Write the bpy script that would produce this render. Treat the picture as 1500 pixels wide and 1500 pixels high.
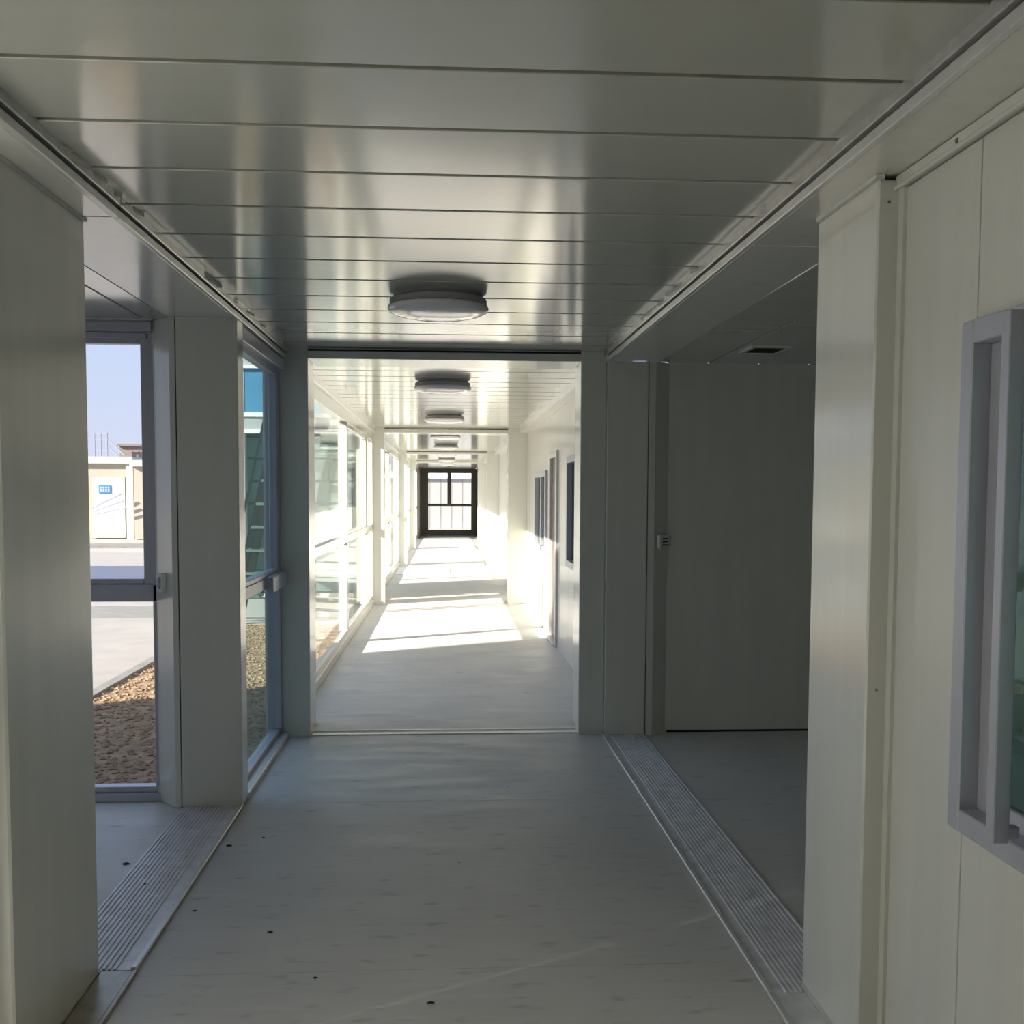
import bpy, bmesh, math, random
from mathutils import Matrix, Vector
random.seed(7)
for o in list(bpy.data.objects): bpy.data.objects.remove(o)
scene = bpy.context.scene
C = scene.collection

# ------------------------------------------------------------------ camera
CAM_H = 1.54
yaw, pitch, roll = math.radians(3.522), math.radians(-3.457), math.radians(0.243)
fwd = Vector((math.sin(yaw)*math.cos(pitch), math.cos(yaw)*math.cos(pitch), math.sin(pitch)))
rgt = Vector((math.cos(yaw), -math.sin(yaw), 0)); upv = rgt.cross(fwd)
r_ = rgt*math.cos(roll) + upv*math.sin(roll); u_ = -rgt*math.sin(roll) + upv*math.cos(roll)
cd = bpy.data.cameras.new('camera'); cam = bpy.data.objects.new('camera', cd); C.objects.link(cam)
cd.sensor_width = 36; cd.lens = 36.0; cd.shift_x = 2.5/1500; cd.shift_y = 63.65/1500
cd.clip_start = 0.05; cd.clip_end = 500
cam.matrix_world = Matrix(((r_.x, u_.x, -fwd.x, 0), (r_.y, u_.y, -fwd.y, 0), (r_.z, u_.z, -fwd.z, CAM_H), (0, 0, 0, 1)))
scene.camera = cam

# ------------------------------------------------------------------ world, sun, exposure
w = bpy.data.worlds.new('sky'); scene.world = w; w.use_nodes = True
nt = w.node_tree; nt.nodes.clear()
out = nt.nodes.new('ShaderNodeOutputWorld'); bg = nt.nodes.new('ShaderNodeBackground')
tc = nt.nodes.new('ShaderNodeTexCoord'); sx = nt.nodes.new('ShaderNodeSeparateXYZ'); rp = nt.nodes.new('ShaderNodeValToRGB')
nt.links.new(tc.outputs['Generated'], sx.inputs[0]); nt.links.new(sx.outputs['Z'], rp.inputs[0])
rp.color_ramp.elements[0].position = 0.0; rp.color_ramp.elements[0].color = (0.62, 0.64, 0.78, 1)
rp.color_ramp.elements[1].position = 0.55; rp.color_ramp.elements[1].color = (0.42, 0.55, 0.84, 1)
e = rp.color_ramp.elements.new(0.14); e.color = (0.52, 0.61, 0.84, 1)
nt.links.new(rp.outputs[0], bg.inputs[0]); bg.inputs[1].default_value = 0.42
nt.links.new(bg.outputs[0], out.inputs[0])
sd = bpy.data.lights.new('sun', 'SUN'); so = bpy.data.objects.new('sun', sd); C.objects.link(so)
sd.energy = 4.4; sd.angle = math.radians(0.6); sd.color = (1.0, 0.90, 0.78)
SUN = Vector((1.0, 0.52, -0.55)).normalized()
so.rotation_euler = SUN.to_track_quat('-Z', 'Y').to_euler(); so.location = (-20, -10, 15)
vs = scene.view_settings
vs.view_transform = 'Standard'; vs.look = 'None'; vs.gamma = 1.0; vs.use_curve_mapping = False
vs.exposure = 1.62

# ------------------------------------------------------------------ materials
def new_mat(name):
    m = bpy.data.materials.new(name); m.use_nodes = True
    b = m.node_tree.nodes['Principled BSDF']
    return m, m.node_tree, b
def mat(name, col, rough=0.5, metal=0.0, var=0.05, vscale=6.0, stretch=(1, 1, 1), bump=0.0, bscale=60.0, spec=0.5, coat=0.0):
    m, t, b = new_mat(name)
    b.inputs['Roughness'].default_value = rough; b.inputs['Metallic'].default_value = metal
    b.inputs['Specular IOR Level'].default_value = spec
    b.inputs['Coat Weight'].default_value = coat; b.inputs['Coat Roughness'].default_value = 0.12
    tcn = t.nodes.new('ShaderNodeTexCoord'); mp = t.nodes.new('ShaderNodeMapping')
    mp.inputs['Scale'].default_value = stretch
    t.links.new(tcn.outputs['Object'], mp.inputs[0])
    n = t.nodes.new('ShaderNodeTexNoise'); n.inputs['Scale'].default_value = vscale; n.inputs['Detail'].default_value = 5
    t.links.new(mp.outputs[0], n.inputs['Vector'])
    cr = t.nodes.new('ShaderNodeValToRGB')
    cr.color_ramp.elements[0].position = 0.3; cr.color_ramp.elements[1].position = 0.7
    cr.color_ramp.elements[0].color = tuple(max(0, c*(1-var)) for c in col) + (1,)
    cr.color_ramp.elements[1].color = tuple(min(1, c*(1+var)) for c in col) + (1,)
    t.links.new(n.outputs['Fac'], cr.inputs[0]); t.links.new(cr.outputs[0], b.inputs['Base Color'])
    if bump:
        n2 = t.nodes.new('ShaderNodeTexNoise'); n2.inputs['Scale'].default_value = bscale; n2.inputs['Detail'].default_value = 3
        t.links.new(mp.outputs[0], n2.inputs['Vector'])
        bp = t.nodes.new('ShaderNodeBump'); bp.inputs['Strength'].default_value = bump; bp.inputs['Distance'].default_value = 0.01
        t.links.new(n2.outputs['Fac'], bp.inputs['Height']); t.links.new(bp.outputs[0], b.inputs['Normal'])
    return m
M = {}
M['paint'] = mat('white_gloss_paint', (0.81, 0.815, 0.745), 0.20, var=0.03, vscale=3, stretch=(4, 4, .3), bump=0.05, bscale=9, coat=0.5)
M['plank'] = mat('white_ceiling_metal', (0.55, 0.56, 0.50), 0.15, var=0.03, vscale=2, stretch=(.4, 3, 1), bump=0.025, bscale=5, spec=0.6, coat=0.8)
M['panel'] = mat('white_wall_panel', (0.81, 0.81, 0.745), 0.28, var=0.03, vscale=4, stretch=(3, 3, .25), bump=0.10, bscale=160, coat=0.4)
M['dark'] = mat('dark_gap', (0.03, 0.03, 0.027), 0.8)
M['steel'] = mat('rail_steel', (0.62, 0.62, 0.60), 0.28, 0.35, var=0.12, vscale=25)
M['alu'] = mat('window_aluminium', (0.56, 0.57, 0.64), 0.35, 0.25, var=0.04, vscale=4, stretch=(3, 3, .3))
M['strip'] = mat('ribbed_aluminium', (0.84, 0.84, 0.87), 0.36, 0.1, var=0.12, vscale=14)
M['bright'] = mat('bright_edge_aluminium', (0.80, 0.80, 0.78), 0.32, 0.35, var=0.06, vscale=20)
M['plate'] = mat('bare_edge_plate', (0.40, 0.37, 0.30), 0.33, 0.5, var=0.15, vscale=18)
M['sealant'] = mat('white_sealant', (0.85, 0.85, 0.80), 0.5, var=0.06)
M['lampbase'] = mat('lamp_base_grey', (0.42, 0.42, 0.43), 0.45)
M['diffuser'] = mat('lamp_diffuser', (0.86, 0.85, 0.87), 0.12, var=0.02, coat=0.6)
M['door'] = mat('door_brown_grey', (0.19, 0.16, 0.15), 0.4, var=0.08)
M['endframe'] = mat('dark_end_frame', (0.07, 0.066, 0.05), 0.4, var=0.1)  # one even dark tone for the end door frame
M['endwall'] = mat('shaded_lining', (0.22, 0.205, 0.17), 0.5, var=0.08)  # end vestibule lining, darkened in its colour to stand for shade
M['soil'] = mat('orange_sandy_soil', (0.34, 0.22, 0.13), 0.95, var=0.4, vscale=9, bump=0.8, bscale=30)
M['stone'] = mat('gravel_stone', (0.38, 0.26, 0.155), 0.9, var=0.35, vscale=3)
M['conc'] = mat('pale_concrete', (0.38, 0.35, 0.325), 0.85, var=0.08, vscale=2.5, bump=0.1)
M['seam'] = mat('floor_weld_line', (0.54, 0.53, 0.52), 0.5)
M['kerb'] = mat('grey_kerb', (0.25, 0.24, 0.22), 0.9, var=0.15)
M['yard'] = mat('yard_paving', (0.45, 0.40, 0.36), 0.9, var=0.12, vscale=.6)
M['bluestrip'] = mat('blue_grey_strip', (0.12, 0.135, 0.20), 0.7, var=0.06)  # plain blue-grey tone of the strip across the yard
M['cream'] = mat('cream_cabin_wall', (0.42, 0.38, 0.31), 0.6, var=0.05)
M['cabinwhite'] = mat('white_cabin_wall', (0.46, 0.46, 0.45), 0.5, var=0.03)
M['farbrown'] = mat('far_brown_wall', (0.24, 0.19, 0.18), 0.8, var=0.06)
M['fargrey'] = mat('far_blue_grey_steel', (0.30, 0.33, 0.42), 0.7)
M['bluewall'] = mat('blue_facade_panel', (0.09, 0.27, 0.44), 0.35, var=0.05)
M['teal'] = mat('teal_wall_cladding', (0.17, 0.27, 0.26), 0.5, var=0.12)
M['stairsteel'] = mat('shaded_green_steel', (0.012, 0.02, 0.02), 0.6, var=0.1)  # dark green steel, deepened in its colour for the shade around it
M['tread'] = mat('grey_green_tread', (0.13, 0.18, 0.18), 0.6, var=0.08)
M['signblue'] = mat('sign_blue', (0.05, 0.22, 0.55), 0.5, var=0.02)
M['signwhite'] = mat('sign_white', (0.8, 0.85, 0.9), 0.5, var=0.02)
M['plain_white'] = mat('flat_white', (0.92, 0.92, 0.92), 0.6, var=0.02)
M['roof'] = mat('grey_roof_sheet', (0.35, 0.36, 0.37), 0.6)
M['debris'] = mat('dark_debris', (0.035, 0.03, 0.025), 0.9)
M['screw'] = mat('screw_steel', (0.30, 0.29, 0.27), 0.35, 0.8)

def glass_mat(name, tint, rough=0.0):
    m = bpy.data.materials.new(name); m.use_nodes = True; t = m.node_tree; t.nodes.clear()
    o = t.nodes.new('ShaderNodeOutputMaterial'); mx = t.nodes.new('ShaderNodeMixShader')
    tr = t.nodes.new('ShaderNodeBsdfTransparent'); gl = t.nodes.new('ShaderNodeBsdfGlossy'); lw = t.nodes.new('ShaderNodeLayerWeight')
    tr.inputs[0].default_value = tint + (1,); gl.inputs['Roughness'].default_value = rough; gl.inputs[0].default_value = (.95, 1, 1, 1)
    lw.inputs[0].default_value = 0.5
    pw = t.nodes.new('ShaderNodeMath'); pw.operation = 'POWER'; pw.inputs[1].default_value = 5.0      # Schlick term, same from both sides of the pane
    ma = t.nodes.new('ShaderNodeMath'); ma.operation = 'MULTIPLY_ADD'; ma.inputs[1].default_value = 0.60; ma.inputs[2].default_value = 0.04
    t.links.new(lw.outputs['Facing'], pw.inputs[0]); t.links.new(pw.outputs[0], ma.inputs[0]); fr = ma
    t.links.new(fr.outputs[0], mx.inputs[0]); t.links.new(tr.outputs[0], mx.inputs[1]); t.links.new(gl.outputs[0], mx.inputs[2])
    t.links.new(mx.outputs[0], o.inputs[0])
    return m
M['glass'] = glass_mat('clear_glass', (0.97, 0.98, 0.975))
M['glass_teal'] = glass_mat('teal_tinted_glass', (0.84, 0.95, 0.96))
M['glass_dark'] = glass_mat('dark_green_glass', (0.45, 0.60, 0.56))

def fill_blind_mat():  # cloth of the unseen blind added as soft fill
    m = bpy.data.materials.new('translucent_fill_blind'); m.use_nodes = True; t = m.node_tree; t.nodes.clear()
    o = t.nodes.new('ShaderNodeOutputMaterial'); mx = t.nodes.new('ShaderNodeMixShader'); tl = t.nodes.new('ShaderNodeBsdfTranslucent'); df = t.nodes.new('ShaderNodeBsdfDiffuse')
    tl.inputs[0].default_value = (0.84, 0.86, 0.86, 1); df.inputs[0].default_value = (0.75, 0.75, 0.73, 1); mx.inputs[0].default_value = 0.68
    t.links.new(tl.outputs[0], mx.inputs[2]); t.links.new(df.outputs[0], mx.inputs[1]); t.links.new(mx.outputs[0], o.inputs[0]); return m
M['blind'] = fill_blind_mat()
# floor vinyl: grey with scuffs, pale worn streaks and footprints
def floor_mat():
    m, t, b = new_mat('grey_vinyl_floor')
    tcn = t.nodes.new('ShaderNodeTexCoord')
    def noise(scale, stretch, detail=5, lo=.35, hi=.65):
        mp = t.nodes.new('ShaderNodeMapping'); mp.inputs['Scale'].default_value = stretch
        t.links.new(tcn.outputs['Object'], mp.inputs[0])
        n = t.nodes.new('ShaderNodeTexNoise'); n.inputs['Scale'].default_value = scale; n.inputs['Detail'].default_value = detail
        t.links.new(mp.outputs[0], n.inputs['Vector'])
        r = t.nodes.new('ShaderNodeMapRange'); r.inputs[1].default_value = lo; r.inputs[2].default_value = hi
        t.links.new(n.outputs['Fac'], r.inputs[0]); return r.outputs[0]
    def mix(fac, a, bcol, amount=1.0):
        mm = t.nodes.new('ShaderNodeMath'); mm.operation = 'MULTIPLY'; mm.inputs[1].default_value = amount
        t.links.new(fac, mm.inputs[0])
        x = t.nodes.new('ShaderNodeMix'); x.data_type = 'RGBA'; t.links.new(mm.outputs[0], x.inputs[0])
        if isinstance(a, tuple): x.inputs[6].default_value = a
        else: t.links.new(a, x.inputs[6])
        x.inputs[7].default_value = bcol; return x.outputs[2]
    c = mix(noise(1.3, (1, 1, 1)), (0.76, 0.745, 0.725, 1), (0.68, 0.675, 0.66, 1))
    c = mix(noise(3.0, (1, 9, 1), 6, .52, .75), c, (0.82, 0.81, 0.79, 1), .45)
    c = mix(noise(7.0, (1, 3, 1), 8, .60, .76), c, (0.25, 0.24, 0.23, 1), .5)
    c = mix(noise(45.0, (1, 2, 1), 3, .70, .80), c, (0.10, 0.09, 0.085, 1), .5)
    t.links.new(c, b.inputs['Base Color'])
    rr = noise(2.0, (1, 4, 1), 5, .3, .7)
    r2 = t.nodes.new('ShaderNodeMapRange'); r2.inputs[3].default_value = .38; r2.inputs[4].default_value = .55
    t.links.new(rr, r2.inputs[0]); t.links.new(r2.outputs[0], b.inputs['Roughness'])
    return m
M['floor'] = floor_mat()

# ------------------------------------------------------------------ helpers
class MB:
    def __init__(s): s.bm = bmesh.new()
    def box(s, x0, x1, y0, y1, z0, z1, bev=0.0):
        b = s.bm if not bev else bmesh.new()
        v = [b.verts.new((x, y, z)) for x in (x0, x1) for y in (y0, y1) for z in (z0, z1)]
        for f in ((0, 1, 3, 2), (4, 6, 7, 5), (0, 4, 5, 1), (2, 3, 7, 6), (0, 2, 6, 4), (1, 5, 7, 3)):
            b.faces.new([v[i] for i in f])
        if bev:
            bmesh.ops.bevel(b, geom=list(b.edges), offset=bev, segments=1, affect='EDGES')
            me = bpy.data.meshes.new('t'); b.to_mesh(me); b.free(); s.bm.from_mesh(me); bpy.data.meshes.remove(me)
        return s
    def prism(s, poly, z0, z1):
        a = [s.bm.verts.new((x, y, z0)) for x, y in poly]; c = [s.bm.verts.new((x, y, z1)) for x, y in poly]
        n = len(poly)
        s.bm.faces.new(a[::-1]); s.bm.faces.new(c)
        for i in range(n): s.bm.faces.new((a[i], a[(i+1) % n], c[(i+1) % n], c[i]))
        return s
    def extrude_y(s, prof, y0, y1):          # profile of (x, z)
        a = [s.bm.verts.new((x, y0, z)) for x, z in prof]; c = [s.bm.verts.new((x, y1, z)) for x, z in prof]
        n = len(prof)
        s.bm.faces.new(a); s.bm.faces.new(c[::-1])
        for i in range(n): s.bm.faces.new((a[i], c[i], c[(i+1) % n], a[(i+1) % n]))
        return s
    def beam(s, p, q, w, h):                  # square bar from p to q
        p, q = Vector(p), Vector(q); d = (q-p).normalized()
        ref = Vector((0, 0, 1)) if abs(d.z) < .99 else Vector((1, 0, 0))
        a = d.cross(ref).normalized()*w/2; b = a.cross(d).normalized()*h/2
        v = [s.bm.verts.new(c + i*a + j*b) for c in (p, q) for i, j in ((-1, -1), (1, -1), (1, 1), (-1, 1))]
        for f in ((3, 2, 1, 0), (4, 5, 6, 7), (0, 1, 5, 4), (1, 2, 6, 5), (2, 3, 7, 6), (3, 0, 4, 7)):
            s.bm.faces.new([v[i] for i in f])
        return s
    def lathe(s, prof, cx, cy, n=48):
        rings = []
        for r, z in prof:
            if r < 1e-6: rings.append([s.bm.verts.new((cx, cy, z))])
            else: rings.append([s.bm.verts.new((cx+r*math.cos(2*math.pi*i/n), cy+r*math.sin(2*math.pi*i/n), z)) for i in range(n)])
        for A, B in zip(rings, rings[1:]):
            for i in range(n):
                j = (i+1) % n
                if len(A) == 1 and len(B) == 1: continue
                if len(A) == 1: s.bm.faces.new((A[0], B[i], B[j]))
                elif len(B) == 1: s.bm.faces.new((A[i], B[0], A[j]))
                else: s.bm.faces.new((A[i], B[i], B[j], A[j]))
        return s
    def build(s, name, m, parent=None, smooth=False):
        bmesh.ops.recalc_face_normals(s.bm, faces=list(s.bm.faces))
        me = bpy.data.meshes.new(name); s.bm.to_mesh(me); s.bm.free()
        me.materials.append(M[m])
        if smooth: me.shade_smooth()
        o = bpy.data.objects.new(name, me); C.objects.link(o)
        if parent: o.parent = parent; o.matrix_parent_inverse = parent.matrix_world.inverted()
        return o
def bx(name, m, x0, x1, y0, y1, z0, z1, parent=None, bev=0.0):
    return MB().box(min(x0, x1), max(x0, x1), min(y0, y1), max(y0, y1), z0, z1, bev).build(name, m, parent)
def tag(o, label, cat=None, group=None, kind=None):
    o['label'] = label
    if cat: o['category'] = cat
    if group: o['group'] = group
    if kind: o['kind'] = kind
    return o
def struct(o, label=None):
    o['kind'] = 'structure'
    if label: o['label'] = label
    return o
def empty(name, loc=(0, 0, 0)):
    o = bpy.data.objects.new(name, None); C.objects.link(o); o.location = loc
    o.matrix_world = Matrix.Translation(loc); o.empty_display_size = .1
    return o

ZC, ZB = 2.43, 2.37      # ceiling and beam-bottom heights
P = 0.361                # ceiling plank pitch
G = -0.25                # ground level outside

# ------------------------------------------------------------------ floors
f0 = struct(bx('floor', 'floor', -1.0, 1.0, -4.0, 6.47, -.14, 0), 'grey vinyl floor of the near corridor section')
for yy in (5.06, 3.24): bx('floor_seam', 'seam', -.98, .97, yy, yy+.002, -.002, .0004, f0)
struct(bx('floor', 'floor', -1.02, 1.12, 6.47, 38, -.14, 0), 'pale sunlit floor of the long corridor beyond the frame')
struct(bx('floor', 'floor', -9.8, -1.0, 2.4, 5.24, -.14, 0), 'blue-grey floor of the side passage by the tall window')
struct(bx('floor', 'floor', 1.0, 4.6, 2.4, 6.6, -.14, 0), 'dark grey floor of the unlit side room')
struct(bx('floor', 'floor', 1.0, 4.6, -4, 2.4, -.14, -.002), 'floor of the room behind the near wall window')
# thin threshold bar under the frame
tb = MB().box(-.86, .84, 6.49, 6.53, 0, .006, .002).box(-.86, .84, 6.60, 6.62, 0, .004).build('trim_1', 'bright'); struct(tb, 'thin metal threshold strip across the corridor floor')

# ------------------------------------------------------------------ ceilings
def ceiling_x(name, y0, y1, first, label, gap=.020):
    base = struct(bx(name, 'dark', -1.0, 1.0, y0, y1, ZC+.009, ZC+.30), label)
    y = first; proto = None
    while y < y1 - .03:
        a, b = max(y+gap/2, y0), min(y+P-gap/2, y1)
        if b-a > .03:
            full = abs((b-a)-(P-gap)) < 1e-6
            if full and proto is not None:
                o = bpy.data.objects.new('ceiling_plank', proto.data); C.objects.link(o)
                o.parent = base; o.location = (0, a - proto['y0'], 0)
            else:
                L = b-a
                prof = [(0, .018), (0, .002), (.002, 0), (L-.002, 0), (L, .002), (L, .018)]
                m = MB(); va = [m.bm.verts.new((-.998, a+py, ZC+pz)) for py, pz in prof]; vb = [m.bm.verts.new((.998, a+py, ZC+pz)) for py, pz in prof]
                n = len(prof); m.bm.faces.new(va); m.bm.faces.new(vb[::-1])
                for i in range(n): m.bm.faces.new((va[i], va[(i+1) % n], vb[(i+1) % n], vb[i]))
                o = m.build('ceiling_plank', 'plank', base); o['y0'] = a
                if full: proto = o
        y += P
    return base
S0 = 2.213 - 18*P
ceiling_x('ceiling', -4.0, 6.45, S0, 'glossy white plank ceiling of the near corridor')
MODS = [(6.85, 14.2), (14.6, 21.9), (22.3, 28.3), (28.7, 34.9)]
for i, (a, b) in enumerate(MODS):
    ceiling_x('ceiling', a, b, a, ('bright plank ceiling just beyond the first frame', 'plank ceiling between the second and third frames',
              'plank ceiling of the fourth corridor section', 'far plank ceiling before the end door')[i])
struct(bx('ceiling', 'endwall', -1.0, 1.0, 34.9, 37.3, ZC, ZC+.3), 'shade-coloured ceiling of the end vestibule')
def ceiling_y(name, x0, x1, y0, y1, seams, label):
    base = struct(bx(name, 'dark', x0, x1, y0, y1, ZB+.006, ZB+.30), label)
    for a, b in zip(seams, seams[1:]):
        bx('ceiling_plank', 'plank', a+.004, b-.004, y0+.002, y1-.002, ZB+.002, ZB+.019, base, .003)
    return base
cr = ceiling_y('ceiling', 1.33, 4.6, 2.4, 6.49, [1.33 + .325*i for i in range(11)], 'dim plank ceiling of the unlit side room')
ceiling_y('ceiling', -9.8, -1.33, 2.4, 5.2, sorted([-1.33, -1.46] + [-1.46-.33*i for i in range(1, 26)]), 'plank ceiling of the side passage by the tall window')
struct(bx('ceiling', 'plank', 1.18, 4.6, -4, 2.4, ZC, ZC+.3), 'ceiling of the room behind the near wall window')

# ceiling vent in the side room
v = empty('ceiling_vent', (1.81, 5.82, ZB)); tag(v, 'small square vent with dark grille in the side room ceiling', 'vent')
fm = MB(); x0, x1, y0, y1 = 1.70, 1.92, 5.69, 5.95
for a in ((x0, x1, y0, y0+.02), (x0, x1, y1-.02, y1), (x0, x0+.02, y0+.02, y1-.02), (x1-.02, x1, y0+.02, y1-.02)): fm.box(*a, ZB-.010, ZB+.002)
fm.build('vent_frame', 'paint', v)
bx('vent_recess', 'dark', x0+.02, x1-.02, y0+.02, y1-.02, ZB-.003, ZB+.001, v)
for k in range(7):
    yy = y0+.035+k*.0315
    MB().beam((x0+.02, yy, ZB-.006), (x1-.02, yy, ZB-.006), .012, .002).build('vent_slat', 'dark', v)

# ------------------------------------------------------------------ long side beams with rails
def side_beam(s, y0, y1, label, width=.33):
    g = empty('roof_beam', (s*1.16, (y0+y1)/2, ZB)); tag(g, label, 'beam')
    x = lambda v: s*v
    bx('beam_box', 'paint', x(1.012), x(1.0+width), y0, y1, ZB, ZB+.33, g, .004)
    bx('lower_lip', 'bright', x(.992), x(1.012), y0, y1, ZB-.004, ZB+.024, g, .003)
    bx('slot', 'dark', x(1.004), x(1.0115), y0, y1, ZB+.0245, ZB+.031, g)
    bx('upper_rail', 'steel', x(.985), x(1.0115), y0, y1, ZB+.033, ZC+.008, g, .003)
    return g
for s, side in ((-1, 'left'), (1, 'right')):
    seam = 3.22 if s < 0 else 3.42
    side_beam(s, -4.0, seam-.0015, 'white roof beam running overhead along the near %s wall' % side)
    side_beam(s, seam+.0015, 6.45, 'white roof beam above the %s opening' % ('left window corner' if s < 0 else 'dark side room'))
# torn sealant along the rails
for i in range(30):
    s = random.choice((-1, 1)); y = random.uniform(2.0, 6.2) if s > 0 else random.uniform(2.6, 6.3)
    if s > 0 and i % 3: y = random.uniform(3.9, 5.2)
    L = random.uniform(.02, .12); h = random.uniform(.006, .016)
    o = MB().beam((s*.986, y, ZC+random.uniform(-.012, .0)), (s*(.982-random.uniform(0, .012)), y+L, ZC+random.uniform(-.008, .0)), .004, h).build('sealant_flake', 'sealant')
    tag(o, 'torn scrap of white sealant on the %s ceiling rail' % ('left' if s < 0 else 'right'), 'sealant', 'sealant scraps on the %s ceiling rail' % ('left' if s < 0 else 'right'))

# ------------------------------------------------------------------ posts near the camera
g = empty('wall_post', (-1.25, 2.95, 0)); tag(g, 'wide dark white-painted post at the left edge of the photo', 'post')
bx('post_body', 'paint', -1.42, -1.11, 2.63, 3.262, .004, ZB-.001, g, .006)
bx('top_sealant', 'sealant', -1.112, -1.100, 2.40, 3.262, ZB-.006, ZB-.0005, g)
bx('base_edge', 'plate', -1.112, -1.105, 2.40, 3.262, .003, .012, g)
g = empty('wall_post', (1.14, 2.86, 0)); tag(g, 'bright white square post at the near corner of the dark side room', 'post')
bx('post_body', 'paint', 1.115, 1.42, 2.645, 3.075, .004, ZB-.012, g, .005)
bx('top_sealant', 'sealant', 1.106, 1.13, 2.64, 3.07, ZB-.012, ZB-.0005, g)
bx('base_edge', 'bright', 1.100, 1.1145, 2.645, 3.06, .003, .014, g)
bx('back_flange', 'paint', 1.17, 1.19, 2.615, 2.645, .01, ZB-.004, g)
for z in (1.02, 2.30): MB().lathe([(0, 0), (.004, 0), (.004, .002), (0, .003)], 0, 0, 10).build('screw', 'screw', g).matrix_world = Matrix.Translation((1.145, 2.6455, z)) @ Matrix.Rotation(math.pi/2, 4, 'X')

# corner post between the two left windows
g = empty('corner_post', (-1.2, 5.06, 0)); tag(g, 'broad grey corner post between the two left windows', 'post')
MB().prism([(-1.445, 5.14), (-1.322, 5.008), (-1.296, 5.008), (-1.296, 5.14)], .002, ZB-.001).build('chamfered_profile', 'paint', g)
bx('joint_gap', 'dark', -1.296, -1.290, 5.016, 5.14, .004, ZB-.002, g)
bx('cover_panel', 'paint', -1.290, -1.0, 5.002, 5.14, .006, ZB-.004, g, .003)
bx('top_sealant', 'sealant', -1.29, -1.0, 4.999, 5.003, ZB-.010, ZB-.001, g)
g2 = empty('latch_box'); tag(g2, 'small white latch on the corner post beside the tall left window', 'latch')
lb = MB().box(-.026, .026, -.014, .014, -.045, .045, .004).build('latch_body', 'plain_white', g2); lk = MB().box(.002, .018, -.026, -.013, -.03, .03, .003).build('latch_lever', 'alu', g2)
g2.matrix_world = Matrix.Translation((-1.388, 5.058, 1.10)) @ Matrix.Rotation(math.radians(-47), 4, 'Z')
# matching corner post on the right
g = empty('corner_post', (1.2, 6.45, 0)); tag(g, 'grey corner post between the bright corridor and the dark side room', 'post')
bx('cover_panel', 'paint', 1.0, 1.258, 6.40, 6.56, .006, ZB-.004, g, .003)
bx('joint_gap', 'dark', 1.258, 1.263, 6.412, 6.56, .004, ZB-.002, g)
MB().prism([(1.263, 6.56), (1.263, 6.404), (1.305, 6.404), (1.42, 6.50), (1.42, 6.56)], .002, ZB-.001).build('chamfered_profile', 'paint', g)
g2 = empty('switch_box'); tag(g2, 'small grey switch box on the corner post of the dark side room', 'switch')
MB().box(-.05, .05, -.018, .006, -.042, .042, .004).build('switch_body', 'paint', g2); MB().box(-.05, -.028, -.024, -.017, -.05, .05, .003).build('switch_edge', 'bright', g2)
for k in range(3): MB().box(-.02, .035, -.020, -.0175, -.025+k*.02, -.017+k*.02).build('switch_slot', 'dark', g2)
g2.matrix_world = Matrix.Translation((1.362, 6.426, 1.24)) @ Matrix.Rotation(math.radians(39), 4, 'Z')

# ------------------------------------------------------------------ ribbed cover strips on the floor
def ribbed(name, xa, xb, y0, y1, label, edge_side, n=12):
    lo, hi = min(xa, xb), max(xa, xb)
    g = empty(name, ((lo+hi)/2, y0, 0)); tag(g, label, 'floor strip')
    prof = [(lo, .001)]; a = lo + .012; bq = hi - .012
    flat = .035
    ra, rb = (a, bq-flat) if edge_side > 0 else (a+flat, bq)
    prof.append((lo, .007)); prof.append((ra-.0005, .008))
    st = (rb-ra)/n
    for i in range(n):
        p = ra + i*st
        prof += [(p+st*.05, .008), (p+st*.15, .0135), (p+st*.45, .0135), (p+st*.55, .008)]
    prof += [(hi, .008), (hi, .001)]
    MB().extrude_y(prof, y0, y1).build('ribbed_plate', 'strip', g)
    ex = hi if edge_side > 0 else lo
    bx('edge_trim', 'bright', ex-.010, ex+.010, y0, y1, .004, .017, g, .003)
    ox = lo if edge_side > 0 else hi
    bx('outer_edge', 'strip', ox-.007, ox+.004, y0, y1, .002, .012, g, .002)
    return g
ribbed('floor_cover_strip', -1.275, -1.005, 3.27, 5.0, 'ribbed aluminium strip across the floor of the left opening', 1)
ribbed('floor_cover_strip', 1.252, .992, 3.01, 6.40, 'long ribbed aluminium strip along the dark side room floor', -1)
g = empty('edge_plate', (-1.05, 2, 0)); tag(g, 'smooth brownish metal edge plate along the left post foot', 'floor strip')
bx('plate', 'plate', -1.105, -1.004, -1.0, 3.262, .001, .010, g, .002)
bx('edge_trim', 'plate', -1.004, -.990, -1.0, 3.262, .001, .013, g, .002)
g = empty('edge_plate', (1.05, 2, 0)); tag(g, 'narrow grey edge plate at the foot of the bright right post', 'floor strip')
bx('plate', 'strip', 1.002, 1.100, -1.0, 3.006, .001, .011, g, .002)
bx('edge_trim', 'bright', .982, 1.002, -1.0, 3.006, .003, .016, g, .002)

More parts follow.
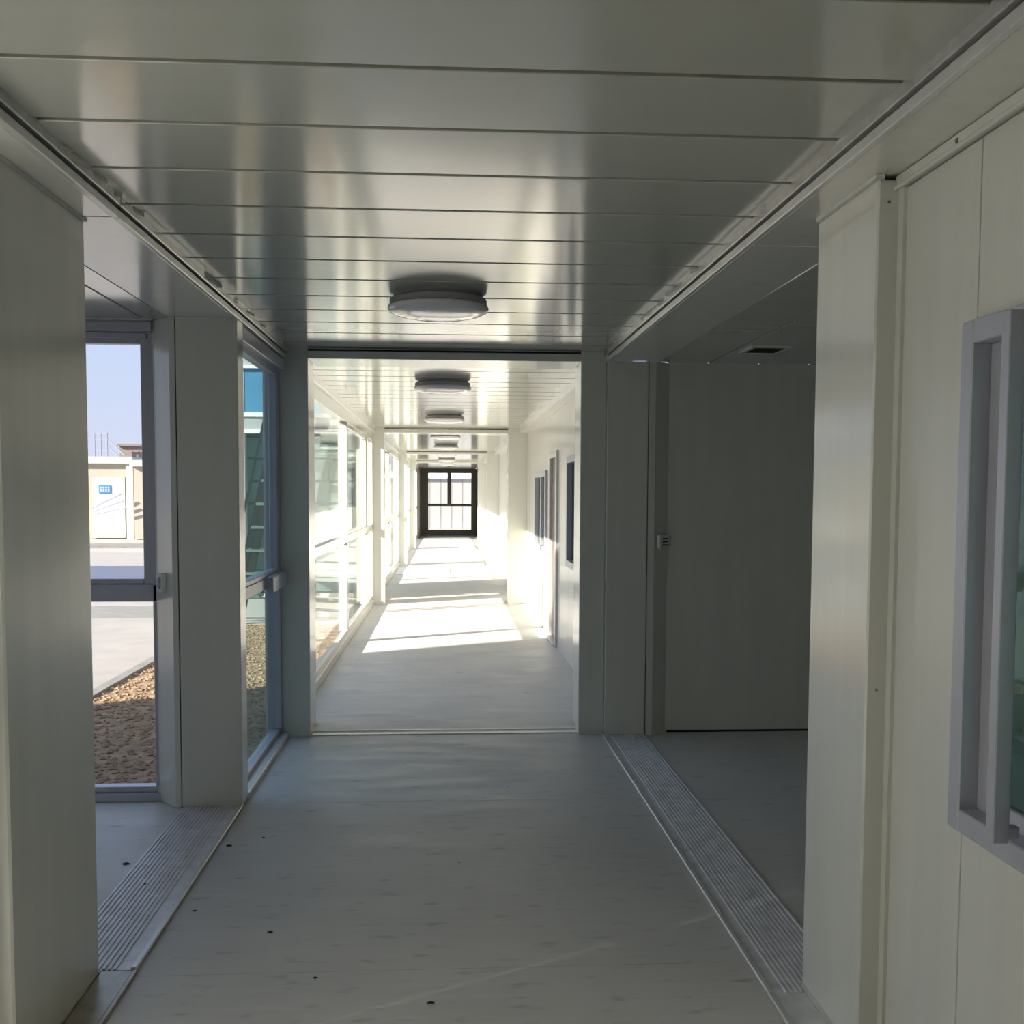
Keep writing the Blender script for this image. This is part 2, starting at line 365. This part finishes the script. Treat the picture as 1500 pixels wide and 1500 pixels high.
# ------------------------------------------------------------------ portal frames across the corridor
def portal(y0, y1, label):
    g = empty('portal_frame', (0, y0, 0)); tag(g, label, 'frame')
    bx('post', 'paint', -1.14, -.862, y0, y0+.17, .002, ZC+.05, g, .005)
    bx('post', 'paint', .838, 1.0 if y0 < 7 else 1.14, y0, y0+.17, .002, ZC+.05, g, .005)
    bx('post', 'paint', -1.14, -.875, y0+.175, y1, .002, ZC+.05, g, .005)
    bx('post', 'paint', .850, .998 if y0 < 7 else 1.14, y0+.175, y1, .002, ZC+.05, g, .005)
    bx('header', 'paint', -.862, .838, y0, y1, ZB-.002, ZC-.014, g, .003)
    bx('gap', 'dark', -.862, .838, y0+.004, y1-.01, ZC-.014, ZC-.002, g)
    bx('upper_header', 'paint', -.862, .838, y0+.002, y1, ZC-.002, ZC+.05, g)
    bx('joint_cover', 'paint', -1.14, -.868, y0+.17, y0+.175, .002, ZC, g)
    bx('foot_sealant', 'sealant', -.99, -.866, y0-.004, y0, 0.001, .008, g)
    bx('foot_sealant', 'sealant', .842, .99, y0-.004, y0, 0.001, .008, g)
    return g
portal(6.45, 6.85, 'grey-green portal frame the bright corridor is seen through')
portal(14.2, 14.6, 'white portal frame halfway down the bright corridor')
portal(21.9, 22.3, 'third portal frame, small and pale, deep in the corridor')
portal(28.3, 28.7, 'last small portal frame before the far end door')

# ------------------------------------------------------------------ windows (built flat in local u/z then placed)
def lbox(g, name, m, tf, u0, u1, d0, d1, z0, z1, bev=0.0):
    pts = [tf(u0, d0), tf(u1, d1)]
    return bx(name, m, pts[0][0], pts[1][0], pts[0][1], pts[1][1], z0, z1, g, bev)
def glazed(name, tf, u0, u1, mull, z0=0.0, ztr=(1.03, 1.10), ztop=2.37, label='', sash=(), glass='glass', roller=None, thick=.06, sill=.075, head=.10, fw=.05, fmat='alu', lowmull=None):
    """tf(u, d) -> (x, y); d = depth towards the room (positive inside)"""
    um = tf((u0+u1)/2, 0); g = empty(name, (um[0], um[1], z0)); struct(g, label)
    lbox(g, 'sill', fmat, tf, u0, u1, -thick, thick*.9, z0, z0+sill*.6, .003)
    lbox(g, 'sill_rail', fmat, tf, u0, u1, -thick*.6, thick*.5, z0+sill*.6, z0+sill, .003)
    lbox(g, 'head', fmat, tf, u0, u1, -thick, thick*.7, ztop-head, ztop, .003)
    lbox(g, 'transom', fmat, tf, u0, u1, -thick*.6, thick*.7, ztr[0], ztr[1], .003)
    for a in (u0, u1-fw): lbox(g, 'jamb', fmat, tf, a, a+fw, -thick, thick*.7, z0+sill, ztop-head, .003)
    for c, wd in mull:
        lbox(g, 'mullion', fmat, tf, c-wd/2, c+wd/2, -thick, thick*.8, ztr[1], ztop-head, .003)
    for c, wd in (mull if lowmull is None else lowmull):
        lbox(g, 'mullion', fmat, tf, c-wd/2, c+wd/2, -thick, thick*.8, z0+sill, ztr[0], .003)
    edges = [u0+fw] + [q for c, wd in mull for q in (c-wd/2, c+wd/2)] + [u1-fw]
    for k in range(0, len(edges), 2):
        a, b = edges[k], edges[k+1]
        lbox(g, 'pane', glass, tf, a, b, -.004, .004, z0+sill, ztr[0])
        if k//2 in sash:
            s = .045
            lbox(g, 'sash_stile', fmat, tf, a, a+s, -.02, .03, ztr[1], ztop-head, .003); lbox(g, 'sash_stile', fmat, tf, b-s, b, -.02, .03, ztr[1], ztop-head, .003)
            lbox(g, 'sash_rail', fmat, tf, a+s, b-s, -.02, .03, ztr[1], ztr[1]+s*.6, .003); lbox(g, 'sash_rail', fmat, tf, a+s, b-s, -.02, .03, ztop-head-s, ztop-head, .003)
            lbox(g, 'pane', glass, tf, a+s, b-s, -.004, .004, ztr[1]+s*.6, ztop-head-s)
        else:
            lbox(g, 'pane', glass, tf, a, b, -.004, .004, ztr[1], ztop-head)
    return g
# window_1: far wall of the left passage, faces the camera
tf1 = lambda u, d: (u, 5.17-d)
for k, (a, b) in enumerate(((-2.95, -1.40), (-4.5, -2.95), (-6.05, -4.5), (-7.6, -6.05))):
    g = glazed('window_1' if k == 0 else 'window_%d' % (10+k), tf1, a, b, [], ztr=(1.0, 1.085), ztop=2.36, head=.055, sill=.07, sash=(0,),
               label=('tall left window with pale sky and a white cabin outside', 'window further left in the side passage', 'third window of the side passage', 'last window of the side passage')[k])
    lbox(g, 'roller_box', 'alu', tf1, a+.02, b-.03, .0, .075, 2.315, 2.36, .004)
    lbox(g, 'roller_guide', 'alu', tf1, a+.04, b-.06, .01, .05, 2.285, 2.312, .003)
    lbox(g, 'head_cover', 'paint', tf1, a, b-.02, -.05, .085, 2.366, 2.40)
# window_2: left corridor wall before the first frame
tf2 = lambda u, d: (-1.07+d, u)
g = glazed('window_2', tf2, 5.14, 6.45, [], ztr=(.985, 1.05), ztop=2.36, head=.06, sill=.065, sash=(0,), glass='glass_teal', thick=.05, label='left corridor window with a blue and white building outside')
lbox(g, 'roller_box', 'alu', tf2, 5.15, 6.42, .0, .07, 2.285, 2.355, .004)
lbox(g, 'transom_cover', 'alu', tf2, 5.92, 6.44, .03, .075, .965, 1.055, .004)
lbox(g, 'inner_sill', 'bright', tf2, 5.14, 6.44, .03, .075, .0, .035, .004)
# glazed left walls of the long corridor
tf3 = lambda u, d: (-1.06+d, u)
glazed('window_3', tf3, 6.86, 14.19, [(10.60, .12), (13.17, .07), (13.34, .07)], ztr=(1.03, 1.11), sill=.12, head=.11, fmat='paint', thick=.05, sash=(1,), label='long white-framed glazing on the left of the bright corridor')
glazed('window_4', tf3, 14.61, 21.89, [(18.2, .1)], ztr=(1.03, 1.11), sill=.12, head=.11, fmat='paint', thick=.05, label='glazed left wall between the second and third frames')
glazed('window_5', tf3, 22.31, 28.29, [(25.3, .1)], ztr=(1.03, 1.11), sill=.12, head=.11, fmat='paint', thick=.05, label='glazed left wall of the fourth corridor section')
glazed('window_6', tf3, 28.71, 34.89, [(31.8, .1)], ztr=(1.03, 1.11), sill=.12, head=.11, fmat='paint', thick=.05, label='farthest glazed section of the left wall')
# slim side rails where ceiling meets the long corridor walls
for i, (a, b) in enumerate(MODS):
    for s in (-1, 1):
        struct(MB().box(s*1.10 if s < 0 else .99, -.99 if s < 0 else 1.24, a, b, ZB, ZC+.3, .004).build('trim_%d' % (2+i*2+(s > 0)), 'paint'),
               'white cornice rail of corridor section %s, %s side' % (('beyond the first frame', 'beyond the second frame', 'beyond the third frame', 'before the end door')[i], 'left' if s < 0 else 'right'))

# ------------------------------------------------------------------ near right wall: panels, top trim, window
wr = struct(bx('wall_right', 'dark', 1.205, 1.215, -4, 1.29, 0, ZB), 'white panel wall at the near right')
def wp(y0, y1, z0, z1): bx('wall_panel', 'panel', 1.18, 1.205, y0+.002, y1-.002, z0, z1, wr, .0015)
wp(2.245, 2.66, .01, ZB-.04)
wp(1.20, 2.245, .01, .80); wp(1.20, 2.245, 1.915, ZB-.04)
for k in range(5): wp(1.20-(k+1)*1.02, 1.20-k*1.02, .01, ZB-.04)
bx('wall_backing', 'dark', 1.205, 1.215, 1.29, 2.245, 0, .80, wr); bx('wall_backing', 'dark', 1.205, 1.215, 1.29, 2.245, 1.915, ZB, wr); bx('wall_backing', 'dark', 1.205, 1.215, 2.2, 2.66, 0, ZB, wr)
tr = struct(bx('trim_20', 'paint', 1.164, 1.20, -4, 2.655, ZB-.036, ZB-.002, None, .003), 'white trim strip along the top of the near right wall')
bx('trim_lip', 'paint', 1.157, 1.165, -4, 2.655, ZB-.040, ZB-.030, tr, .002)
for yy in (2.33, 1.6, .9): MB().lathe([(0, .004), (.005, .003), (.0065, 0), (0, 0)], 0, 0, 12).build('screw', 'screw', tr).matrix_world = Matrix.Translation((1.1635, yy, ZB-.019)) @ Matrix.Rotation(-math.pi/2, 4, 'Y')
g = empty('window_7', (1.17, 1.8, .8)); struct(g, 'grey aluminium sliding window on the near right wall')
Y0, Y1, Z0, Z1 = 1.31, 2.255, .782, 1.925
fwd_ = .05
bx('frame_jamb', 'alu', 1.150, 1.20, Y1-fwd_, Y1, Z0, Z1, g, .003); bx('frame_jamb', 'alu', 1.150, 1.20, Y0, Y0+fwd_, Z0, Z1, g, .003)
bx('frame_head', 'alu', 1.150, 1.20, Y0+fwd_, Y1-fwd_, Z1-.052, Z1, g, .003); bx('frame_sill', 'alu', 1.150, 1.20, Y0+fwd_, Y1-fwd_, Z0, Z0+.052, g, .003)
for a, b, dx in ((1.83, Y1-fwd_, .205), (Y0+fwd_, 1.90, .235)):
    s = .042
    X0 = 1.0+dx-.012; X1 = X0+.024
    bx('sash_stile', 'alu', X0, X1, a, a+s, Z0+.052, Z1-.052, g, .002); bx('sash_stile', 'alu', X0, X1, b-s, b, Z0+.052, Z1-.052, g, .002)
    bx('sash_rail', 'alu', X0, X1, a+s, b-s, Z0+.052, Z0+.092, g, .002); bx('sash_rail', 'alu', X0, X1, a+s, b-s, Z1-.092, Z1-.052, g, .002)
    bx('pane', 'glass_dark', X0+.010, X0+.014, a+s, b-s, Z0+.092, Z1-.092, g)
bx('frame_reveal', 'alu', 1.20, 1.27, Y1-fwd_-.004, Y1-fwd_+.004, Z0+.04, Z1-.04, g)
gb = empty('guard_bar', (1.1, 2.0, .8)); tag(gb, 'upright square aluminium guard bar fixed over the right wall window', 'guard bar')
bx('bar', 'alu', 1.092, 1.126, 1.952, 1.982, .842, 1.903, gb, .002)
for z in (.862, 1.883): bx('bracket', 'alu', 1.126, 1.150, 1.956, 1.978, z-.012, z+.012, gb, .002)
# left wall behind the near post, end wall behind the camera
struct(bx('wall_left', 'panel', -1.24, -1.18, 2.55, 2.63, 0, ZB), 'white wall at the near left edge')
g = glazed('window_20', lambda u, d: (-1.21+d, u), 1.15, 2.55, [(1.85, .06)], ztr=(1.0, 1.085), ztop=2.36, head=.06, sill=.07, label='unseen left window added beside the camera, its blind spreading soft fill')
bl = bx('fill_blind', 'blind', -1.170, -1.168, 1.20, 2.50, .09, 2.30, g)  # unseen window and blind, added to light the floor and right wall
bx('roller_box', 'alu', -1.21, -1.135, 1.17, 2.53, 2.30, 2.36, g, .004); bx('fill_blind_weight', 'alu', -1.176, -1.162, 1.20, 2.50, .07, .09, g)  # box and weight of the added fill blind
struct(bx('wall_left_rear', 'panel', -1.24, -1.18, -4, 1.15, 0, ZB), 'white left wall behind the camera')
struct(bx('wall_back', 'panel', -1.3, 1.3, -4.12, -4.0, 0, 2.7), 'end wall behind the camera')
struct(bx('wall_passage_near', 'panel', -9.8, -1.42, 2.38, 2.46, 0, ZB), 'near wall of the left passage')
struct(bx('wall_passage_end', 'panel', -9.85, -9.75, 2.4, 5.24, 0, ZB), 'end wall of the left passage')
struct(bx('wall_passage_far', 'panel', -9.8, -7.6, 5.13, 5.22, 0, ZB), 'solid stretch of the far wall of the left passage')
struct(bx('wall_room_far', 'panel', 1.40, 4.6, 6.49, 6.58, .012, ZB+.003), 'flat dark far wall of the unlit side room')
struct(bx('baseboard_room', 'dark', 1.42, 4.6, 6.484, 6.49, .0, .012), 'thin dark gap line at the foot of the side room wall')
struct(bx('wall_room_right', 'panel', 4.6, 4.7, -4, 6.6, 0, 2.7), 'right wall of the unlit side room')
struct(bx('wall_room_near', 'panel', 1.42, 4.6, 2.62, 2.70, 0, ZB), 'near wall of the unlit side room')

# ------------------------------------------------------------------ right walls of the long corridor
def panel_wall(name, y0, y1, openings, label, pitch=.95):
    """openings: list of (y0,y1,z0,z1) sorted; panels cover the rest"""
    base = struct(bx(name, 'dark', 1.14, 1.15, y0, y0+.02, 0, ZB), label)
    cuts = sorted(set([y0, y1] + [q for op in openings for q in op[:2]]))
    for a, b in zip(cuts, cuts[1:]):
        op = [o for o in openings if o[0] <= a+1e-6 and o[1] >= b-1e-6]
        n = max(1, round((b-a)/pitch)); st = (b-a)/n
        for k in range(n):
            p, q = a+k*st+.002, a+(k+1)*st-.002
            if op:
                if op[0][2] > .05: bx('wall_panel', 'panel', 1.10, 1.16, p, q, .0, op[0][2], base, .0015)
                bx('wall_panel', 'panel', 1.10, 1.16, p, q, op[0][3], ZB, base, .0015)
            else: bx('wall_panel', 'panel', 1.10, 1.16, p, q, .0, ZB, base, .0015)
    bx('wall_backing', 'paint', 1.162, 1.22, y0, y1, 0, ZB, base)
    return base
panel_wall('wall_right_far_1', 6.86, 14.19, [(8.0, 9.25, .88, 1.88), (10.15, 11.0, .0, 1.98), (11.25, 12.65, .88, 1.80)], 'white right wall with a door and two windows')
panel_wall('wall_right_far_2', 14.61, 21.89, [], 'plain white right wall between the second and third frames')
panel_wall('wall_right_far_3', 22.31, 28.29, [], 'plain white right wall of the fourth corridor section')
panel_wall('wall_right_far_4', 28.71, 34.89, [], 'farthest plain white right wall')
def right_window(name, y0, y1, z0, z1, label):
    g = empty(name, (1.1, y0, z0)); struct(g, label)
    f = .06
    for a, b in ((y0, y0+f), (y1-f, y1)): bx('frame_jamb', 'alu', 1.07, 1.155, a, b, z0, z1, g, .003)
    for a, b in ((z0, z0+f), (z1-f, z1)): bx('frame_rail', 'alu', 1.07, 1.155, y0+f, y1-f, a, b, g, .003)
    ym = (y0+y1)/2
    bx('sash_stile', 'alu', 1.085, 1.13, ym-.03, ym+.03, z0+f, z1-f, g, .003)
    bx('pane', 'glass_dark', 1.115, 1.121, y0+f, ym-.03, z0+f, z1-f, g); bx('pane', 'glass_dark', 1.115, 1.121, ym+.03, y1-f, z0+f, z1-f, g)
right_window('window_8', 11.26, 12.64, .885, 1.795, 'lavender-grey window beyond the dark door on the right wall')
right_window('window_9', 8.01, 9.24, .885, 1.875, 'grey window nearest the first frame on the right wall')
g = empty('door_1', (1.1, 10.5, 0)); struct(g, 'dark brown-grey door in the right wall of the bright corridor')
bx('door_leaf', 'door', 1.118, 1.158, 10.22, 10.93, .03, 1.91, g, .004)
bx('door_jamb', 'bright', 1.075, 1.158, 10.155, 10.215, 0, 1.975, g, .004); bx('door_jamb', 'bright', 1.085, 1.158, 10.935, 10.995, 0, 1.975, g, .004)
bx('door_head', 'bright', 1.085, 1.158, 10.215, 10.935, 1.915, 1.975, g, .004); bx('door_sill', 'bright', 1.06, 1.158, 10.215, 10.935, 0, .028, g, .004)
h = bx('lock_plate', 'screw', 1.108, 1.118, 10.30, 10.35, .92, 1.10, g, .002); bx('handle', 'screw', 1.08, 1.094, 10.27, 10.40, .99, 1.015, h, .003); bx('spindle', 'screw', 1.094, 1.108, 10.32, 10.335, .995, 1.01, h)
# small electrical box by the frame on the right wall
# ------------------------------------------------------------------ far end: vestibule with shade put in its colour, and glazed end door
struct(bx('wall_end_left', 'endwall', -1.12, -.98, 34.9, 37.3, 0, ZC), 'shade-coloured lining left of the far end door')
struct(bx('wall_end_right', 'endwall', 1.06, 1.2, 34.9, 37.3, 0, ZC), 'shade-coloured lining right of the far end door')
struct(bx('floor', 'endwall', -.98, 1.06, 34.95, 37.3, .0, .02), 'shade-coloured floor in front of the far end door')
g = empty('door_2', (0, 37.2, 0)); struct(g, 'dark-framed glazed door at the far end of the corridor')
YE = (37.15, 37.25)
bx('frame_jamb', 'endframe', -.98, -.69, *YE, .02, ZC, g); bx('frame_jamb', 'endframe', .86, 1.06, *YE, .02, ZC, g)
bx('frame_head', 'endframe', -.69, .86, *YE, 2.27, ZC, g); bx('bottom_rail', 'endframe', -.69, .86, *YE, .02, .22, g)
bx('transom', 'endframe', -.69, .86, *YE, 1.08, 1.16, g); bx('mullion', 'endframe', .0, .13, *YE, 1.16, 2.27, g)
for a, b, c, d in ((-.69, .0, 1.16, 2.27), (.13, .86, 1.16, 2.27), (-.69, .86, .22, 1.08)): bx('pane', 'glass', a, b, 37.19, 37.2, c, d, g)

# ------------------------------------------------------------------ ceiling lamps
LAMP_LABELS = ['round white ceiling lamp nearest the camera', 'second round ceiling lamp, first beyond the frame', 'third round ceiling lamp in the bright corridor',
    'fourth ceiling lamp, just past the second frame', 'fifth ceiling lamp down the corridor', 'sixth ceiling lamp down the corridor', 'seventh ceiling lamp, tiny and far', 'eighth ceiling lamp, nearest the end door']
proto = None
for i, lab in enumerate(LAMP_LABELS):
    y = 4.72 + 3.53*i + (.4 if i > 4 else 0); x = -.042+.004*i
    if proto is None:
        g = empty('ceiling_lamp', (x, y, ZC))
        parts = [MB().lathe([(0, ZC+.004), (.200, ZC+.004), (.200, ZC-.014), (0, ZC-.014)], x, y).build('mounting_base', 'lampbase', g),
                 MB().lathe([(0, ZC-.012), (.212, ZC-.012), (.220, ZC-.018), (.220, ZC-.044), (.214, ZC-.047), (0, ZC-.047)], x, y).build('rim', 'lampbase', g),
                 MB().lathe([(.214, ZC-.045), (.228, ZC-.047), (.230, ZC-.056), (.222, ZC-.068), (.195, ZC-.080), (.15, ZC-.089), (.08, ZC-.095), (0, ZC-.097)], x, y).build('diffuser', 'diffuser', g, True)]
        proto = (g, parts)
    else:
        g = proto[0].copy(); C.objects.link(g); g.location = (x, y, ZC)
        for p in proto[1]:
            q = p.copy(); C.objects.link(q); q.parent = g; q.matrix_parent_inverse = p.matrix_parent_inverse.copy()
    tag(g, lab, 'lamp', 'round ceiling lamps along the corridor')

# ------------------------------------------------------------------ small debris on the floor
for k, (x, y, s) in enumerate(((-.62, 3.55, .012), (-.05, 3.02, .014), (-.42, 3.2, .010), (-.12, 2.88, .008), (.05, 4.2, .008), (-.82, 4.55, .010), (-.95, 4.45, .016), (-.93, 3.75, .012), (.32, 5.3, .007), (-1.1, 4.3, .008), (-1.18, 4.0, .008), (-1.33, 4.25, .018), (-1.36, 3.6, .016))):
    m = MB(); r = bmesh.ops.create_icosphere(m.bm, subdivisions=1, radius=s*.6)
    for vtx in m.bm.verts:
        vtx.co = Vector((vtx.co.x*random.uniform(.8, 2.0), vtx.co.y*random.uniform(.6, 1.2), vtx.co.z*.35)) + Vector((x, y, s*.16 + (.009 if -1.275 < x < -1.0 else 0)))
    o = m.build('debris_crumb', 'debris')
    tag(o, 'tiny dark crumb of dirt on the near floor', 'dirt', 'dirt crumbs on the near floor')
sh = bx('flat_white', 'plain_white', -.99, .05, 19.4, 21.1, .001, .012, None, .003); tag(sh, 'thin white rectangle on the floor past the second frame', 'plain_white')  # thin white rectangle on the corridor floor

# ------------------------------------------------------------------ outside: ground
gr = struct(bx('ground', 'yard', -120, 60, -40, 160, G-.3, G-.02), 'yard ground far outside'); 
so_ = struct(bx('ground_soil', 'soil', -3.06, -1.12, 5.22, 14.0, G-.2, G), 'orange sandy soil bed outside the left windows')
pth = struct(bx('ground_path', 'conc', -9.0, -3.16, 5.3, 14.7, G-.2, G+.005), 'pale concrete path outside the left window')
struct(bx('ground_kerb', 'kerb', -3.16, -3.06, 5.3, 14.7, G-.2, G+.03), 'grey kerb between path and soil')
struct(bx('ground_step', 'kerb', -30, -3.0, 14.8, 16.4, G-.15, G-.005), 'brown-grey paving band beyond the path')
struct(bx('ground_apron', 'conc', -30, -3.4, 16.4, 21.0, G-.15, G-.002), 'white concrete apron')
bs = bx('blue_strip', 'bluestrip', -40, -3.8, 21.2, 25.2, G-.01, G+.01); tag(bs, 'flat blue strip across the yard outside', 'painted strip')
struct(bx('ground_road', 'conc', -60, 30, 25.6, 31.0, G-.15, G-.002), 'pale road beyond the blue strip')
struct(bx('ground_far_kerb', 'kerb', -60, -4, 33.6, 35.4, G-.02, G+.05), 'brown kerb line before the cream cabins')
# loose gravel stones
m = MB()
oct_f = ((0, 2, 4), (2, 1, 4), (1, 3, 4), (3, 0, 4), (2, 0, 5), (1, 2, 5), (3, 1, 5), (0, 3, 5))
for k in range(5200):
    x = random.uniform(-3.04, -1.16); y = random.uniform(5.6, 13.9); s = random.uniform(.008, .03)
    a = [Vector((s*random.uniform(.7, 1.3), 0, 0)), Vector((-s*random.uniform(.7, 1.3), 0, 0)), Vector((0, s*random.uniform(.7, 1.3), 0)), Vector((0, -s*random.uniform(.7, 1.3), 0)), Vector((0, 0, s*.6)), Vector((0, 0, -s*.6))]
    R_ = Matrix.Rotation(random.uniform(0, 6.3), 3, 'Z'); c = Vector((x, y, G + s*.2))
    vv = [m.bm.verts.new(R_ @ q + c) for q in a]
    for f in oct_f: m.bm.faces.new([vv[i] for i in f])
o = m.build('gravel', 'stone'); tag(o, 'loose orange gravel scattered over the soil outside the left windows', 'gravel', kind='stuff')

# ------------------------------------------------------------------ outside: two-storey blue and white building with stair (left of the corridor)
g = empty('stair_building', (-2.9, 15.2, G)); tag(g, 'white two-storey building with blue panels seen through the corridor window', 'building')
XB0, XB1, YB0, YB1 = -3.4, -1.35, 14.8, 16.2
bx('plinth', 'cabinwhite', XB0, XB1, YB0, YB1, G, .09, g)
bx('plinth_cap', 'plain_white', XB0, XB1, YB0-.03, YB0, .05, .10, g)
bx('ground_floor_wall', 'teal', XB0+.1, XB1, YB0+.12, YB1, .09, 2.37, g)
for k in range(7): bx('cladding_board', 'teal', XB0+.5, XB1, YB0+.09, YB0+.12, .12+k*.32, .40+k*.32, g, .004)
bx('floor_band', 'cabinwhite', XB0, XB1, YB0-.02, YB1, 2.37, 2.66, g); bx('band_lip', 'plain_white', XB0, XB1, YB0-.05, YB0-.02, 2.38, 2.43, g); bx('band_lip', 'plain_white', XB0, XB1, YB0-.05, YB0-.02, 2.61, 2.67, g)
bx('blue_panel', 'bluewall', XB0+.3, XB1, YB0, YB1, 2.67, 3.29, g)
bx('upper_band', 'cabinwhite', XB0, XB1, YB0-.02, YB1, 3.29, 3.52, g); bx('band_lip', 'plain_white', XB0, XB1, YB0-.05, YB0-.02, 3.29, 3.33, g)
bx('upper_window', 'bluewall', XB0, XB1, YB0+.02, YB1, 3.52, 3.9, g)
bx('corner_column', 'cabinwhite', -2.95, -2.86, YB0-.06, YB0+.1, .09, 2.37, g)
bx('corner_column', 'cabinwhite', -2.95, -2.87, YB0-.006, YB0+.1, 2.67, 3.29, g)
s = empty('outdoor_stair', (-2.6, 14.4, G)); tag(s, 'dark green steel stair outside the corridor window', 'stair')
p0, p1 = Vector((-3.0, 14.5, -.2)), Vector((-2.2, 14.5, 3.3))
MB().beam(p0, p1, .05, .09).build('stringer', 'stairsteel', s); MB().beam(p0+Vector((.13, -.28, -.1)), p1+Vector((.13, -.28, -.1)), .05, .10).build('stringer', 'stairsteel', s)
MB().beam(p0+Vector((-.09, -.28, .12)), p1+Vector((-.09, -.28, .12)), .03, .03).build('handrail', 'stairsteel', s)
for k in range(9):
    q = p0 + (p1-p0)*((k+1.0)/11)
    bx('tread', 'tread', q.x+.03, q.x+.35, 14.18, 14.52, q.z-.03, q.z+.01, s, .004)
for q in ((-2.42, 14.3), (-1.9, 14.5)): bx('support_post', 'stairsteel', q[0], q[0]+.05, q[1], q[1]+.05, G, 1.2, s)

# ------------------------------------------------------------------ outside: cream cabins far away, sign, distant blocks
g = empty('cream_cabin', (-14, 41, G)); tag(g, 'cream cabin with a white door and blue sign in the far yard', 'cabin')
bx('wall', 'cream', -20, -11.95, 40.1, 44, G, 2.62, g); bx('parapet', 'cabinwhite', -20.1, -11.96, 39.9, 44.1, 2.62, 2.88, g)
bx('door_panel', 'cabinwhite', -13.5, -12.3, 40.03, 40.1, -.2, 2.1, g); bx('wall_post', 'cabinwhite', -12.25, -11.98, 40.0, 40.1, G, 2.62, g)
bx('lower_panel', 'plain_white', -13.5, -12.3, 39.98, 40.03, -.2, 1.0, g)
for k in range(3): MB().beam((-13.3+k*.1, 39.2, .9-k*.1), (-12.2+k*.1, 39.2, 1.45-k*.25), .05, .05).build('ramp_rail', 'fargrey', g)
g = empty('cream_cabin', (-9, 40, G)); tag(g, 'plain cream cabin beside the one with the blue sign', 'cabin')
bx('wall', 'cream', -11.80, -4.0, 39.5, 43, G, 2.5, g); bx('roof_edge', 'cabinwhite', -11.90, -3.9, 39.3, 43.1, 2.5, 2.74, g)
bx('wall_post', 'cabinwhite', -10.8, -10.6, 39.45, 39.5, G, 2.5, g)
g = empty('wall_sign', (-13.04, 39.96, 1.64)); tag(g, 'small blue sign with two rows of white characters on the cream cabin', 'sign')
bx('sign_board', 'signblue', -13.27, -12.82, 40.0, 40.03, 1.49, 1.80, g, .01)
for r in range(2):
    for c in range(4):
        x = -13.21+c*.095; z = 1.68-r*.11
        MB().box(x, x+.06, 39.992, 40.0, z, z+.018).box(x, x+.06, 39.992, 40.0, z+.03, z+.045).box(x+.022, x+.038, 39.992, 40.0, z-.01, z+.06).build('sign_character', 'signwhite', g)
g = empty('far_block', (-17, 62, G)); tag(g, 'brownish far block above the cream cabins', 'building')
bx('wall', 'farbrown', -19.0, -10, 61, 66, G, 4.2, g); bx('roof_edge', 'farbrown', -19.1, -9.9, 60.8, 66, 4.2, 4.32, g)
g = empty('steel_stair_tower', (-19.6, 60, G)); tag(g, 'blue-grey steel stair tower behind the cream cabin', 'stair')
for x in (-20.1, -19.75, -19.4): MB().beam((x, 60, G), (x, 60, 4.9), .09, .09).build('column', 'fargrey', g)
for z in (3.3, 3.9, 4.5, 4.85): MB().beam((-20.15, 60, z), (-19.35, 60, z), .07, .07).build('cross_bar', 'fargrey', g)
for z in (3.2, 3.6): MB().beam((-19.4, 60, z+1.0), (-18.4, 60, z), .07, .08).build('stringer', 'fargrey', g)
# beyond the end door: a pale cabin and paving
g = empty('white_cabin', (0, 52, G)); tag(g, 'white cabin seen through the far end door', 'cabin')
bx('wall', 'cabinwhite', -5, 6, 52, 55, G, 2.3, g); bx('roof_edge', 'plain_white', -5.1, 6.1, 51.8, 55.1, 2.3, 2.6, g); bx('roof', 'roof', -5, 6, 52.2, 55, 2.6, 2.75, g)
for k in range(5): bx('wall_seam', 'kerb', -.9+k*.55, -.88+k*.55, 51.99, 52, G, 2.3, g)
struct(bx('ground_end', 'conc', -4, 5, 37.3, 51.9, G-.1, G+.005), 'pale paving outside the far end door')
struct(bx('ground_end_step', 'conc', -1.6, 1.7, 37.3, 38.6, G, -.03), 'concrete step outside the far end door')

# ------------------------------------------------------------------ roofs and the upper storey that shades the near yard
g = empty('roof_upper_storey', (-5.5, 3.8, 2.76)); struct(g, 'upper floor above the left passage that shades the yard')
bx('floor_slab', 'cabinwhite', -9.85, -1.34, 2.38, 5.2, 2.68, 2.80, g); bx('wall', 'cabinwhite', -9.85, -1.34, 2.45, 5.19, 2.80, 6.1, g); bx('roof', 'roof', -9.9, -1.3, 2.35, 5.22, 6.10, 6.25, g)
struct(bx('roof_corridor', 'roof', -1.36, 1.36, -4.2, 37.4, 2.75, 2.82), 'flat roof over the corridor')
struct(bx('roof_room', 'roof', 1.36, 4.75, -4.2, 6.7, 2.70, 2.80), 'flat roof over the side room')
